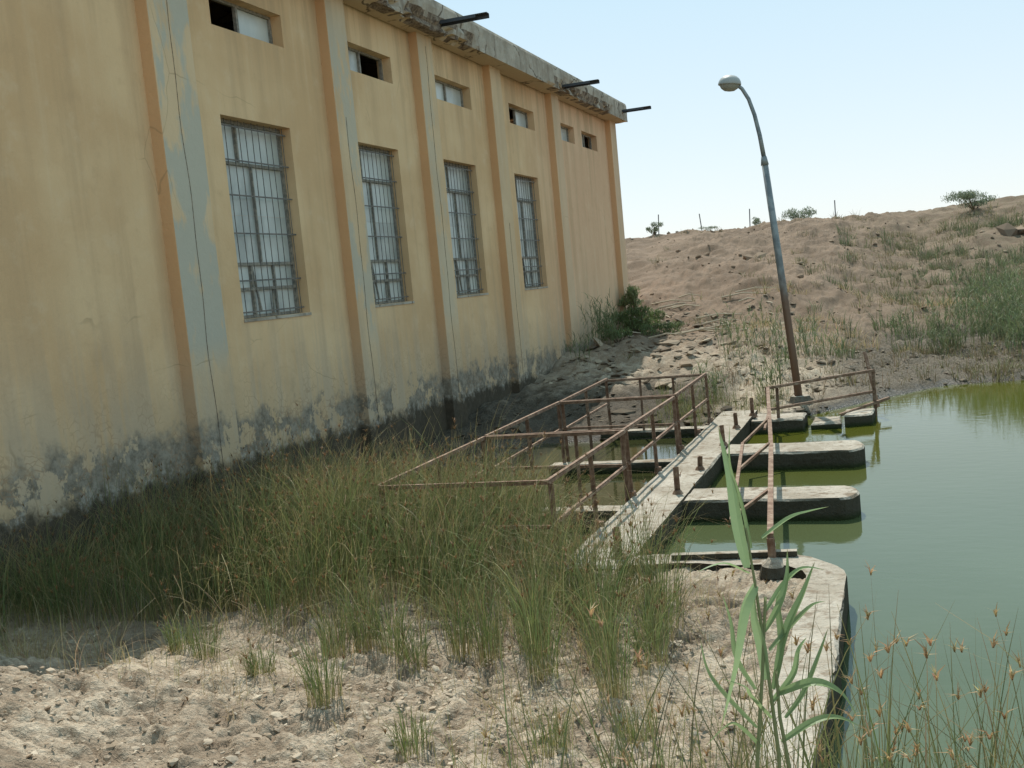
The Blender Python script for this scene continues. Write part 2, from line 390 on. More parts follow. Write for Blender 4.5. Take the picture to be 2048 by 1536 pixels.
for n_,(y0,y1) in enumerate(tall):
    z0,z1=3.15,6.3;x=-9.73;w=.055
    for y in(y0+.03,y1-.03):fr.box(x-.03,x+.03,y-.03,y+.03,z0,z1)
    Y1=y0+(y1-y0)/3;Y2=y0+2*(y1-y0)/3
    for z in(z0+.03,3.62,4.02,5.62,z1-.03):fr.box(x-.027,x+.033,y0+.06,y1-.06,z-.025,z+.025)
    fr.box(x-.026,x+.031,Y1-.02,Y1+.02,5.64,z1-.05);fr.box(x-.026,x+.031,Y1-.02,Y1+.02,z0+.05,3.6);fr.box(x-.026,x+.031,Y1-.02,Y1+.02,3.64,4.)
    fr.box(x-.026,x+.031,Y2-.02,Y2+.02,3.64,4.);fr.box(x-.026,x+.031,Y2-.02,Y2+.02,z0+.05,3.6);fr.box(x-.026,x+.031,(y0+y1)/2-.015,(y0+y1)/2+.015,4.05,5.6)
    a,c_=y0+.06,y1-.06
    pane(a,Y1,5.64,z1-.05);pane(Y1,c_,5.64,z1-.05)
    pane(a,(y0+y1)/2,4.05,4.8);pane((y0+y1)/2,c_,4.05,4.8);pane(a,(y0+y1)/2,4.803,5.6);pane((y0+y1)/2,c_,4.803,5.6)
    for q,(u,v) in enumerate(((a,Y1),(Y1,Y2),(Y2,c_))):
        if not(n_==3 and q==0):pane(u,v,3.64,4.)
        if not(n_==3 and q==0):pane(u,v,z0+.05,3.6)
    fr.beam((x+.0,Y1+.05,3.98),(x+.05,Y1+.12,3.25),.03);fr.beam((x+.0,Y2-.05,3.6),(x+.05,Y2-.2,3.2),.03)
    for k in range(11):
        y=y0+.08+k*(y1-y0-.16)/10;ba.tube([(-9.62,y+rng.normal()*.006,z0+.01),(-9.62,y+rng.normal()*.014,(z0+z1)/2),(-9.62,y+rng.normal()*.006,z1-.01)],.0075,5)
    for z in(3.25,3.75,4.5,5.1,5.65,6.18):ba.box(-9.612,-9.60,y0+.01,y1-.01,z-.012,z+.012)
for n_,(y0,y1) in enumerate(small):
    z0,z1=7.66,8.2;x=-9.73;mid=(y0+y1)/2
    fr.box(x-.03,x+.03,y0,y0+.05,z0,z1);fr.box(x-.03,x+.03,y1-.05,y1,z0,z1);fr.box(x-.027,x+.033,y0+.05,y1-.05,z0,z0+.045);fr.box(x-.027,x+.033,y0+.05,y1-.05,z1-.045,z1);fr.box(x-.026,x+.036,mid-.03,mid+.03,z0+.045,z1-.045)
    dark={0:0,1:1,3:0,5:1}.get(n_,None)
    if dark!=0:pane(y0+.05,mid-.03,z0+.045,z1-.045)
    if dark!=1:pane(mid+.03,y1-.05,z0+.045,z1-.045)
fr.make('window_frames',M_frame,bld);ba.make('window_bars',M_bar,bld)
mk('window_panes',GV,GF,M_glass,col=np.array(GC),parent=bld)
b=MB()
for y0,y1 in tall:b.box(-9.72,-9.485,y0-.01,y1+.01,3.10,3.147)
b.make('window_sills',M_corn,bld)

# ---------------------------------------------------------------- concrete walkway and piers
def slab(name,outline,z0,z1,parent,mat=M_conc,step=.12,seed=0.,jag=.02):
    P=[]
    n=len(outline)
    for k in range(n):
        a=np.array(outline[k]);c=np.array(outline[(k+1)%n]);L=np.hypot(*(c-a));m=max(1,int(L/step))
        for q in range(m):P.append(a+(c-a)*q/m)
    P=np.array(P);cn=P.mean(0)
    j=(fbm(P[:,0]*3+seed,P[:,1]*3,seed,3)-.5)*2*jag
    dirv=P-cn;dirv/=np.linalg.norm(dirv,axis=1)[:,None]+1e-6
    T=P+dirv*j[:,None];m=len(P)
    zt=z1+(fbm(P[:,0]*4,P[:,1]*4,seed+3)-.5)*.035
    bev=.03
    rings=[np.c_[P+dirv*0,np.full(m,z0)],np.c_[T,z0+(z1-z0)*.45+0*zt],np.c_[T-dirv*j[:,None]*.6,zt-bev],np.c_[T-dirv*bev,zt]]
    V=np.concatenate(rings);F=[]
    for r in range(3):
        for k in range(m):F.append([r*m+k,r*m+(k+1)%m,(r+1)*m+(k+1)%m,(r+1)*m+k])
    F.append([3*m+k for k in range(m)])
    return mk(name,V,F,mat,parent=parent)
def pierout(x0,x1,y0,y1,r=.22):
    o=[(x0,y0),(x1-r,y0)]
    for a in range(-75,90,25):o.append((x1-r+r*math.cos(math.radians(a)),(y0+y1)/2+((y1-y0)/2)*math.sin(math.radians(a))))
    o+=[(x1-r,y1),(x0,y1)]
    return o
wk=empty('concrete_walkway')
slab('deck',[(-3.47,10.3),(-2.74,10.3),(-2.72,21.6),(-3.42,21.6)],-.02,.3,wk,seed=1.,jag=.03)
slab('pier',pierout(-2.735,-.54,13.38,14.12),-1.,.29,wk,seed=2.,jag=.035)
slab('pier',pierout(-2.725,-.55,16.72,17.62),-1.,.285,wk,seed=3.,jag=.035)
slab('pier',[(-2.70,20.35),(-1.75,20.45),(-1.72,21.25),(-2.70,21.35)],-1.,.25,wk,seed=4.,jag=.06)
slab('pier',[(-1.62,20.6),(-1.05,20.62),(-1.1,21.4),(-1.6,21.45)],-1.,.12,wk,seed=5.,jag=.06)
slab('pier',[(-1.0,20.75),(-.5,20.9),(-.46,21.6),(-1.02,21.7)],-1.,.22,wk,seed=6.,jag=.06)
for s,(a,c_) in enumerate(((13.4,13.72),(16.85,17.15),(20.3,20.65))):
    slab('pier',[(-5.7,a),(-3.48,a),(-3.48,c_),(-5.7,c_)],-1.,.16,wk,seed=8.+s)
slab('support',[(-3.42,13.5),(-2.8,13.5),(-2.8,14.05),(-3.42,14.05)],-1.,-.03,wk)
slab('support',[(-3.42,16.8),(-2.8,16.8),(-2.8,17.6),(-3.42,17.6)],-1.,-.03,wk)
rw=empty('retaining_wall')
R=.75;cx,cy=-.55-R,10.72-R
outer=[(-2.72,10.70),(-1.9,10.72)]+[(cx+R*math.cos(math.radians(a)),cy+R*math.sin(math.radians(a))) for a in range(90,-1,-15)]+[(-.54,8),(-.58,6.5),(-.62,5.2),(-.7,4.2)]
r=R-.36
inner=[(-1.12,4.2),(-1.0,5.2),(-.95,6.5),(-.91,8)]+[(cx+r*math.cos(math.radians(a)),cy+r*math.sin(math.radians(a))) for a in range(0,91,30)]+[(-1.9,10.36),(-2.72,10.32)]
slab('coping',outer+inner,-1.2,.32,rw,seed=12.,jag=.06,step=.1)
b=MB();b.beam((-2.3,10.5,.35),(-1.05,10.62,.36),.09,.05);b.make('loose_plank',M_conc,rw)

# ---------------------------------------------------------------- railings
ra=empty('rusty_railing');b=MB();W=.042
yR=[10.25,13.62,17.2,20.45]
xl,xr=-5.5,-3.5
for k in range(3):
    y0,y1=yR[k]+.05,yR[k+1]-.05
    o=rng.normal(size=8)*.015
    z=1.2;s=W
    b.angle((xr+o[0],y0,z),(xr+o[1],y1,z+o[2]),s);b.angle((xl+o[3],y0,z-.01),(xl,y1,z+o[4]),s)
    b.angle((xl,y0,z-.015),(xr,y0,z+.002),s);b.angle((xl,y1,z-.012),(xr,y1,z-.002),s)
    zm=.74
    b.angle((xr,y0,zm),(xr,y1,zm+o[5]),s*.8);b.angle((xl,y0,zm-.03),(xl,y1,zm),s*.8);b.angle((xl,y0,zm-.012),(xr,y0,zm-.02),s*.8)
    for f in(0.02,.5,.98):
        y=y0+(y1-y0)*f
        b.angle((xr+.01,y,.22),(xr,y,1.19),s);b.angle((xl+.03,y,-.4),(xl,y,1.19),s)
    if k!=1:
        for f in(.33,.66):b.angle((xr-(xr-xl)*f,y1-.01,.05),(xr-(xr-xl)*f,y1-.01,1.18),s*.8)
for y in(10.55,12.0,13.7,15.4,17.25,18.9,20.3):
    b.tube([(xr+.03,y,.26),(xr+.03,y,.36)],[.07,.05],8)
b.make('frame_rails',M_rust,ra)
b=MB()
for x,y,h in((-2.8,17.5,.33),(-2.86,13.75,.36),(-2.9,10.65,.33),(-2.72,20.8,.35),(-2.84,15.4,.2),(-2.83,19.3,.28)):
    b.angle((x,y,.27),(x+rng.normal()*.02,y+rng.normal()*.03,.3+h),.06);b.tube([(x,y,.27),(x,y,.35)],[.1,.05],8)
b.make('cut_posts',M_rust,ra)
rb=empty('rusty_railing');b=MB()
A=Vector((-2.36,20.5,.86));Bq=Vector((-1.25,10.2,.64))
mid=A.lerp(Bq,.55)+Vector((.03,0,-.03))
b.beam(A,mid,.06,.045);b.beam(mid,Bq,.06,.047)
b.tube([(-1.24,10.2,.2),(-1.25,10.2,.62)],.04,8)
C1=Vector((-2.33,16.4,.5));C2=Vector((-1.8,11.4,.5));b.beam(C1,C2,.045)
for f in(.0,.42,.97):
    p=C1.lerp(C2,f);q=A.lerp(Bq,(20.5-(p.y+.6))/10.3);b.beam(p,q,.035)
p=Vector((-2.36,20.5,.86));q=Vector((-.46,22.,.92))
b.angle(p,q,.05);b.angle(p-Vector((0,0,.42)),q-Vector((0,.0,.42)),.045)
b.angle((-2.36,20.5,.2),(-2.38,20.5,.88),.055);b.angle((-2.2,20.55,.2),(-2.2,20.62,.86),.05)
b.angle((-.46,22.,.0),(-.46,22.,.95),.06);b.angle((-.62,23.,1.2),(-.40,22.2,.15),.05);b.angle((-1.1,21.,.2),(-.2,22.4,.3),.05)
b.beam((-2.36,20.5,.45),(-2.05,17.,.62),.035)
b.make('fallen_rails',M_rust,rb)
b=MB();b.tube([(-1.24,10.15,.26),(-1.24,10.15,.36),(-1.23,10.15,.43)],[.14,.11,.05],9);b.make('post_footing',M_conc,rb)

# ---------------------------------------------------------------- street lamp
sl=empty('street_lamp');b=MB()
P=[(-2.0,23.2,-.1),(-2.12,23.25,1.5),(-2.26,23.3,3.4),(-2.42,23.35,5.4)]
b.tube(P,[.085,.08,.075,.07],14)
b.tube([(-2.415,23.35,5.32),(-2.425,23.35,5.5)],[.085,.06],14)
P2=[(-2.42,23.35,5.45),(-2.48,23.37,5.95),(-2.56,23.38,6.4),(-2.66,23.38,6.75),(-2.78,23.37,6.98),(-2.9,23.36,7.1),(-3.02,23.35,7.14)]
b.tube(P2,[.05,.047,.044,.042,.04,.04,.04],12)
b.make('pole',M_pole,sl,smooth=True)
def dome(c,r,prof,name,mat,tilt=.12):
    V=[];F=[];n=24
    for pr,pz in prof:
        for k in range(n):
            a=2*math.pi*k/n;v=Vector((pr*r*math.cos(a),pr*r*math.sin(a),pz*r));v.rotate(Matrix.Rotation(tilt,3,'Y'));V.append(tuple(v+Vector(c)))
    for i_ in range(len(prof)-1):
        for k in range(n):F.append([i_*n+k,i_*n+(k+1)%n,(i_+1)*n+(k+1)%n,(i_+1)*n+k])
    F.append([k for k in range(n)][::-1]);F.append([(len(prof)-1)*n+k for k in range(n)])
    mk(name,V,F,mat,parent=sl,smooth=True)
dome((-3.03,23.35,7.12),.24,[(.98,-.12),(1.02,-.1),(1.02,0),(.97,.2),(.85,.42),(.62,.62),(.32,.73),(.1,.76)],'hood',M_hood)
dome((-3.03,23.35,7.12),.22,[(.15,-.72),(.5,-.66),(.8,-.45),(.95,-.2),(.97,-.12)],'bowl',M_bowl)
b=MB();b.tube([(-2.0,23.2,.05),(-2.0,23.2,.34)],[.32,.2],10);b.make('footing',M_conc,sl)

# ---------------------------------------------------------------- vegetation
def blades(root,h,lean,w,seg,cb,cm,ct,jit=.25,droop=0.):
    N=len(root);t=np.linspace(0,1,seg+1)[None,:]
    e=np.stack([lean[:,0:1]*h[:,None]*t**2.1,lean[:,1:2]*h[:,None]*t**2.1],-1)
    l=np.hypot(lean[:,0],lean[:,1])[:,None]
    zz=h[:,None]*(t-np.minimum(l*l*.45,.6)*t**3-droop*t**5)
    cx=root[:,None,0]+e[...,0];cy=root[:,None,1]+e[...,1];cz=root[:,None,2]+zz
    a=rng.uniform(0,math.pi,N)
    wx=np.cos(a)[:,None];wy=np.sin(a)[:,None]
    ww=w[:,None]*np.minimum(1,(1.02-t)**.6*(0.7+t*.6))
    Lf=np.stack([cx-wx*ww/2,cy-wy*ww/2,cz],-1);Rt=np.stack([cx+wx*ww/2,cy+wy*ww/2,cz],-1)
    V=np.stack([Lf,Rt],2)
    i=np.arange(N*(seg+1)*2).reshape(N,seg+1,2)
    F=np.stack([i[:,:-1,0],i[:,:-1,1],i[:,1:,1],i[:,1:,0]],-1).reshape(-1,4)
    cb,cm,ct=[np.asarray(c,float).reshape(-1,1,3) for c in(cb,cm,ct)]
    tt=t[...,None];k1=sst(tt,.0,.35);k2=sst(tt,.72,1.)
    col=(cb*(1-k1)+cm*k1)*(1-k2)+ct*k2
    col=np.broadcast_to(col,(N,seg+1,3))*rng.uniform(1-jit,1+jit,(N,1,1))*(1+rng.normal(size=(N,1,3))*.07)
    col=np.repeat(col[:,:,None,:],2,2).reshape(-1,3)
    tip=np.stack([cx[:,-1],cy[:,-1],cz[:,-1]],-1)
    return V.reshape(-1,3),F,col,tip
class Acc:
    def __init__(s):s.V=[];s.F=[];s.C=[];s.n=0
    def add(s,V,F,C_):s.V.append(V);s.F.append(F+s.n);s.C.append(C_);s.n+=len(V)
    def make(s,name,mat):return mk(name,np.concatenate(s.V),np.concatenate(s.F),mat,col=np.clip(np.concatenate(s.C),.005,.9))
def tufts(acc,cx,cy,nb,hr,rad,leanm,w,cb,cm,ct,seg=4,heads=0,headcol=(.22,.13,.06),droop=0.,hscale=None,wind=(0,0)):
    N=len(cx);n=nb
    a=rng.uniform(0,2*math.pi,(N,n));rr=np.sqrt(rng.uniform(0,1,(N,n)))*rad
    x=cx[:,None]+rr*np.cos(a);y=cy[:,None]+rr*np.sin(a)
    hh=rng.uniform(hr[0],hr[1],(N,1))*rng.uniform(.5,1.08,(N,n))
    if hscale is not None:hh=hh*hscale[:,None]
    ln=np.abs(rng.normal(size=(N,n)))*leanm+.04
    a2=a+rng.normal(size=(N,n))*.7
    x,y,hh=x.ravel(),y.ravel(),hh.ravel();z=H(x,y)-.03
    lean=np.stack([np.cos(a2)*ln+wind[0],np.sin(a2)*ln+wind[1]],-1).reshape(-1,2)
    V,F,c,tip=blades(np.stack([x,y,z],-1),hh,lean,rng.uniform(.7,1.3,len(x))*w,seg,cb,cm,ct,droop=droop)
    acc.add(V,F,c)
    if heads:
        s=rng.random(len(tip))<heads;T=tip[s];k=7
        if len(T):
            r=np.repeat(T,k,0)-np.array([0,0,.01]);N2=len(r);a=rng.uniform(0,6.28,N2)
            V,F,c,_=blades(r,rng.uniform(.03,.075,N2),np.stack([np.cos(a),np.sin(a)],-1)*rng.uniform(.3,1.1,(N2,1)),np.full(N2,.010),2,headcol,headcol,(.34,.22,.11));acc.add(V,F,c)
G=(.14,.17,.065);GY=(.38,.33,.15);TN=(.40,.30,.15)
acc=Acc()
def scatter(n,x0,x1,y0,y1,f):
    x=rng.uniform(x0,x1,n);y=rng.uniform(y0,y1,n);k=rng.random(n)<f(x,y);return x[k],y[k]
def dens(x,y):
    fy=np.interp(x,[-9.4,-8.5,-7.3,-6,-4.5,-3,-2],[6.9,7.2,7.8,8.2,8.2,7.9,7.8])
    d=sst(y-fy,-.35,.8)
    far=np.interp(x,[-9.4,-6,-4.5,-3.7,-3.4,-2.6,-1.9],[14.6,14.4,12.8,11.2,10.0,9.6,9.2])
    d=d*sst(far-y,-.3,.5)
    return d*(.45+.55*sst(fbm(x*1.3,y*1.3,77.),.38,.56))
x,y=scatter(900,-9.4,-1.9,6.6,14.8,dens)
hs=np.where(y>9.6,1.22,1.)*np.where((x<-7.2),.95,1.)*np.where((y>9.3)&(x>-7.2)&(x<-4.0),1.22,1.)*rng.uniform(.72,1.12,len(x))
tufts(acc,x,y,38,(.85,1.3),.17,.34,.0078,GY,G,TN,seg=6,heads=.08,hscale=hs,droop=.07,wind=(.08,.02))
x,y=scatter(110,-6.9,-4.3,9.0,12.6,lambda x,y:x*0+.85)
tufts(acc,x,y,36,(1.25,1.7),.2,.34,.0078,GY,G,TN,seg=6,heads=.12,droop=.1,wind=(.10,.0))
x,y=scatter(620,-9.3,-2.4,7.6,14.0,dens)
hs=np.where(y>9.6,1.22,1.)
tufts(acc,x,y,12,(1.0,1.55),.3,.62,.0068,GY,(.27,.235,.11),(.40,.29,.16),seg=7,heads=.35,droop=.2,hscale=hs,wind=(.15,.0))
x,y=scatter(640,-8.8,-1.5,6.3,9.4,lambda x,y:.6*sst(fbm(x*1.3,y*1.3,79.),.4,.6)+.12)
tufts(acc,x,y,9,(.2,.55),.18,.8,.006,(.38,.30,.17),(.42,.34,.19),(.40,.31,.18),seg=4)
fx=np.array([-4.2,-5.1,-5.9,-2.05,-2.25,-3.2,-3.3,-4.2,-2.7,-6.3,-3.9,-2.3,-2.9,-4.75,-3.6,-2.0,-1.9,-4.5,-1.75,-2.45,-3.05])
fy=np.array([6.65,7.15,7.5,7.1,6.2,6.05,7.8,7.8,7.4,7.7,7.6,7.7,7.8,7.8,7.9,8.2,7.7,7.9,6.5,8.1,8.2])
hs=np.array([.8,.4,.5,1.05,.4,.35,.95,.85,1.05,.5,.6,1.05,1.1,.7,1.1,.95,.8,.85,.3,1.15,1.15])
tufts(acc,fx,fy,95,(.85,1.0),.13,.32,.0078,(.40,.35,.16),(.17,.205,.08),TN,seg=6,heads=.03,hscale=hs,droop=.12)
x,y=scatter(160,-9.2,-3.5,11.4,19.8,lambda x,y:.5*sst(fbm(x*.9,y*.9,83.),.4,.6)+.1*(y<14))
tufts(acc,x,y,12,(.3,.7),.14,.4,.008,GY,(.14,.16,.06),TN,seg=4)
acc.make('reed_bed',M_veg)

acc=Acc()
x,y=scatter(150,-1.4,1.9,3.4,5.0,lambda x,y:sst(x,-1.6,.2)*.6+.3)
tufts(acc,x,y,8,(1.0,1.4),.10,.26,.008,GY,(.14,.165,.07),(.28,.20,.10),seg=6,heads=.25,headcol=(.42,.29,.15))
x,y=scatter(140,-2.2,1.8,3.8,5.6,lambda x,y:x*0+.75)
tufts(acc,x,y,10,(.5,.95),.12,.5,.006,(.38,.31,.17),(.27,.25,.11),TN,seg=5)
acc.make('sedge_plants',M_veg)

# broad-leaved reed in the foreground
R_=Vector((.938,.346,0));Fh=Vector((-.346,.938,0))
A0=Vector((-.50,3.45,1.68))
def loc(u,v,dep=0.):
    du=(u-1500)/600;dv=(1536-v)/600
    return A0+R_*(.9956*du+.094*dv)+Vector((0,0,1))*(-.094*du+.9956*dv)+Fh*dep
def ribbon(acc,P,w,col,n=16,fold=.25,twist=0.):
    P=[Vector(p) for p in P];pts=[]
    m=len(P)-1
    for k in range(n+1):
        f=k/n*m;i_=min(int(f),m-1);u=f-i_
        p0=P[max(i_-1,0)];p1=P[i_];p2=P[i_+1];p3=P[min(i_+2,m)]
        pts.append(.5*((2*p1)+(p2-p0)*u+(2*p0-5*p1+4*p2-p3)*u*u+(3*p1-p0-3*p2+p3)*u**3))
    V=[];F=[]
    for k,p in enumerate(pts):
        t_=k/n;d=(pts[min(k+1,n)]-pts[max(k-1,0)]).normalized();s=d.cross(Fh).normalized()
        s=(s*math.cos(twist+t_*.8)+Fh*math.sin(twist+t_*.8));nn=d.cross(s).normalized()
        ww=w*(math.sin(math.pi*min(1,(t_*.93+.07))**.75))**.8 if t_<1 else .001
        V+=[tuple(p-s*ww/2+nn*ww*fold),tuple(p),tuple(p+s*ww/2+nn*ww*fold)]
    for k in range(n):
        a=k*3;F+=[[a,a+1,a+4,a+3],[a+1,a+2,a+5,a+4]]
    c=np.array(col)*rng.uniform(.85,1.15)
    cc=np.repeat(np.linspace(1.,1.12,n+1),3)[:,None]*c[None];cc[-6:]=cc[-6:]*.5+np.array((.3,.24,.1))*.5
    acc.add(np.array(V),np.array(F),cc)
acc=Acc();LG=(.28,.39,.20);LG2=(.23,.32,.15)
L=[([(1462,1170,0),(1445,1085,.02),(1432,990,.05),(1412,895,.1)],.040,.2),
([(1478,1205,0),(1448,1245,-.05),(1425,1350,-.1),(1398,1480,-.12)],.050,.3),
([(1490,1110,0),(1550,1078,.05),(1600,1070,.1),(1650,1066,.15)],.020,1.),
([(1468,1180,0),(1420,1152,-.05),(1385,1150,-.08),(1350,1162,-.1)],.018,.9),
([(1470,1130,0),(1452,1040,.02),(1425,960,.0),(1418,880,-.03)],.016,.6),
([(1525,1380,0),(1550,1300,.03),(1585,1230,.05),(1610,1170,.07)],.028,.5),
([(1510,1340,0),(1570,1290,.05),(1610,1262,.08),(1640,1258,.1)],.020,.8),
([(1530,1430,0),(1590,1395,-.05),(1640,1410,-.08),(1675,1460,-.1)],.030,.6),
([(1500,1300,0),(1530,1240,0),(1548,1190,.03),(1550,1140,.05)],.022,.3),
([(1520,1480,0),(1470,1420,-.05),(1450,1390,-.1),(1400,1370,-.12)],.020,.6),
([(1505,1400,0),(1495,1330,0),(1480,1270,0),(1478,1215,0)],.036,.2),
([(1540,1530,0),(1600,1490,0),(1650,1480,0),(1700,1500,0)],.024,.6),
([(1500,1540,0),(1450,1490,0),(1420,1500,0),(1385,1540,0)],.024,.6),
([(1515,1450,0),(1560,1390,0),(1570,1340,0),(1590,1320,.03)],.022,.5),
([(1490,1500,0),(1430,1440,.05),(1400,1400,.1),(1385,1340,.12)],.020,.4),
([(1520,1420,0),(1540,1330,.03),(1535,1250,.05),(1550,1200,.06)],.026,.3),
([(1500,1260,0),(1540,1210,.03),(1580,1180,.05),(1630,1185,.06)],.018,.6),
([(1485,1420,0),(1450,1360,.03),(1440,1290,.05),(1420,1230,.06)],.020,.4),
([(1545,1480,0),(1590,1440,.05),(1630,1370,.1),(1650,1320,.12)],.018,.4)]
for P,w,tw in L:ribbon(acc,[loc(*p) for p in P],w,LG if w>.03 else LG2,twist=tw)
b=MB()
for S_ in([(1560,2050),(1535,1560),(1505,1360),(1478,1200),(1458,1090)],[(1480,2050),(1492,1560),(1497,1400),(1500,1230)],[(1600,2050),(1560,1600),(1535,1480),(1525,1380)]):
    b.tube([loc(u,v) for u,v in S_],[.008,.007,.006,.005,.003][:len(S_)],7)
V=np.array(b.V);F=[f for f in b.F if len(f)==4]
acc.add(V,np.array(F),np.tile(np.array((.26,.30,.16)),(len(V),1)))
acc.make('common_reed_plant',M_leaf)

# embankment scrub
acc=Acc()
def hd(x,y):return (.10+.7*sst(x,-5.5,3.))*sst(fbm(x*.4,y*.4,91.),.42,.60)
x,y=scatter(3400,-12,20,25,60,hd)
k=~((x<-9)&(y<39.5));x,y=x[k],y[k]
tufts(acc,x,y,18,(.2,.5),.26,.6,.024,(.22,.17,.10),(.20,.18,.095),(.28,.235,.135),seg=3)
x,y=scatter(2300,-4,18,28,56,lambda x,y:sst(x,-4,4)*sst(fbm(x*.55,y*.55,95.),.46,.60))
tufts(acc,x,y,22,(.3,.8),.26,.5,.024,(.14,.14,.075),(.12,.14,.07),(.18,.19,.10),seg=3)
x,y=scatter(200,-4.5,3,30,40,lambda x,y:sst(fbm(x*.6,y*.6,97.),.45,.6))
tufts(acc,x,y,26,(.3,.55),.3,.7,.02,(.38,.28,.15),(.42,.32,.18),(.44,.35,.21),seg=3)
acc.make('dry_scrub_grass',M_veg)
acc=Acc()
def reeds(cx,cy,n,hr,rad,w=.018):
    a=rng.uniform(0,6.28,n);r=np.sqrt(rng.uniform(0,1,n))*rad;x=cx+r*np.cos(a);y=cy+r*np.sin(a);z=H(x,y)-.03
    h=rng.uniform(*hr,n);ln=rng.normal(size=(n,2))*.14
    V,F,c,_=blades(np.stack([x,y,z],-1),h,ln,np.full(n,w*.7),4,(.24,.22,.12),(.15,.18,.085),(.22,.22,.12));acc.add(V,F,c)
    k=10;t_=rng.uniform(.2,.97,(n,k));px=x[:,None]+ln[:,:1]*h[:,None]*t_**2.1;py=y[:,None]+ln[:,1:]*h[:,None]*t_**2.1;pz=z[:,None]+h[:,None]*t_*.98
    rt=np.stack([px,py,pz],-1).reshape(-1,3);m=len(rt);a=rng.uniform(0,6.28,m);l=rng.uniform(.5,1.1,(m,1))
    V,F,c,_=blades(rt,rng.uniform(.18,.38,m),np.stack([np.cos(a),np.sin(a)],-1)*l,np.full(m,w*1.3),3,(.16,.19,.10),(.155,.19,.09),(.24,.25,.13));acc.add(V,F,c)
for cx,cy,n,h,r in((2.3,31.5,50,(.9,1.6),.8),(3.4,32.5,90,(1.1,2.0),1.0),(3.0,35.5,60,(1.,1.8),1.0),(4.2,36,80,(1.1,2.),1.3),(1.6,34.5,30,(.7,1.3),.9),(3.8,39.5,60,(.9,1.6),1.3),(1.2,31,22,(.6,1.2),.6),(3.0,29.3,45,(.7,1.4),.7),(2.0,38,30,(.6,1.2),1.1),(5.4,42,60,(.9,1.5),2.),
    (6.0,32.5,70,(1.,1.9),1.2),(7.6,33.5,80,(1.2,2.1),1.3),(9.5,34,80,(1.2,2.2),1.8),(5.4,28.9,40,(.7,1.3),.8),(12,37,80,(1.,1.9),2.2),(0.,33,14,(.5,1.),.7),
    (-3.4,27.5,16,(.9,1.6),.9),(-2.6,26.2,14,(.9,1.6),.6),(-4.0,29.5,16,(.8,1.4),.8),(-2.6,29.8,16,(.7,1.3),.8),(-1.6,28.0,10,(.6,1.),.5),(-2.7,23.6,14,(.5,.9),.4),(-3.9,23.2,14,(.5,.9),.5),
    (-8.6,31.8,26,(1.0,1.7),.5),(-8.9,33.4,22,(.9,1.5),.5),(-8.8,29.6,10,(.6,1.),.4)):
    reeds(cx,cy,n,h,r)
acc.make('reed_thicket',M_veg)
acc=Acc()
x,y=scatter(800,-4.5,14,21.5,31,lambda x,y:.7*(H(x,y)>.08)*(H(x,y)<1.))
tufts(acc,x,y,9,(.15,.5),.2,.9,.016,(.12,.09,.055),(.19,.15,.08),(.24,.19,.11),seg=3)
x,y=scatter(130,-5,-2.3,20.7,23.5,lambda x,y:.5+0*x)
tufts(acc,x,y,16,(.35,.65),.14,.35,.010,GY,(.16,.18,.07),TN,seg=4)
acc.make('shore_grass',M_veg)

def shrub(name,cx,cy,w,h,n,col):
    acc=Acc();z=float(H(np.array([cx]),np.array([cy]))[0]);b=MB()
    lobes=[]
    for k in range(9):
        a=rng.uniform(0,6.28);q=rng.uniform(.15,.8)*w/2;lobes.append((cx+q*math.cos(a),cy+q*math.sin(a),z+h*rng.uniform(.2,.75),rng.uniform(.14,.24)*w))
    for lx,ly,lz,lr in lobes:
        b.tube([(cx,cy,z-.1),((cx+lx)/2+rng.normal()*.05,(cy+ly)/2,(z+lz)/2),(lx,ly,lz+lr*.2)],[.03*h,.015*h,.006*h],5,False)
        m=n//9;d=rng.normal(size=(m,3));d/=np.linalg.norm(d,axis=1)[:,None];d*=(rng.uniform(.2,1,(m,1))**.5)*lr*rng.uniform(.75,1.2,(m,1));d[:,2]*=.6*min(1.3,2*h/w)
        rt=np.array([lx,ly,lz])+d;rt[:,2]=np.maximum(rt[:,2],z+.03);a=rng.uniform(0,6.28,m)
        V,F,c,_=blades(rt,rng.uniform(.05,.13,m)*(.6+.5*h),np.stack([np.cos(a),np.sin(a)],-1)*rng.uniform(.2,1.2,(m,1)),np.full(m,.045*(.5+.5*h)),2,col,col,np.array(col)*1.4,jit=.4);acc.add(V,F,c)
    V=np.array(b.V);acc.add(V,np.array([f for f in b.F if len(f)==4]),np.tile((.13,.09,.06),(len(V),1)))
    acc.make(name,M_veg)
OL=(.20,.23,.15)
shrub('desert_shrub',4.2,60,2.8,1.0,2600,OL);shrub('desert_shrub',-4.6,60.5,1.8,.9,1600,OL);shrub('desert_shrub',-7.0,61,.8,.5,500,OL)
shrub('desert_shrub',-12.6,60,1.0,.8,800,OL);shrub('desert_shrub',-9.6,60,1.6,.3,500,OL);shrub('desert_shrub',-14.9,59,.9,.6,500,OL)
shrub('green_bush',-8.3,35.6,2.2,1.0,2600,(.12,.155,.06));shrub('green_bush',-8.9,37.6,1.2,1.5,1000,(.19,.22,.10));shrub('green_bush',-7.2,34.0,1.6,.5,1300,(.13,.165,.07));shrub('green_bush',-8.3,32.6,1.3,.7,900,(.14,.175,.07))

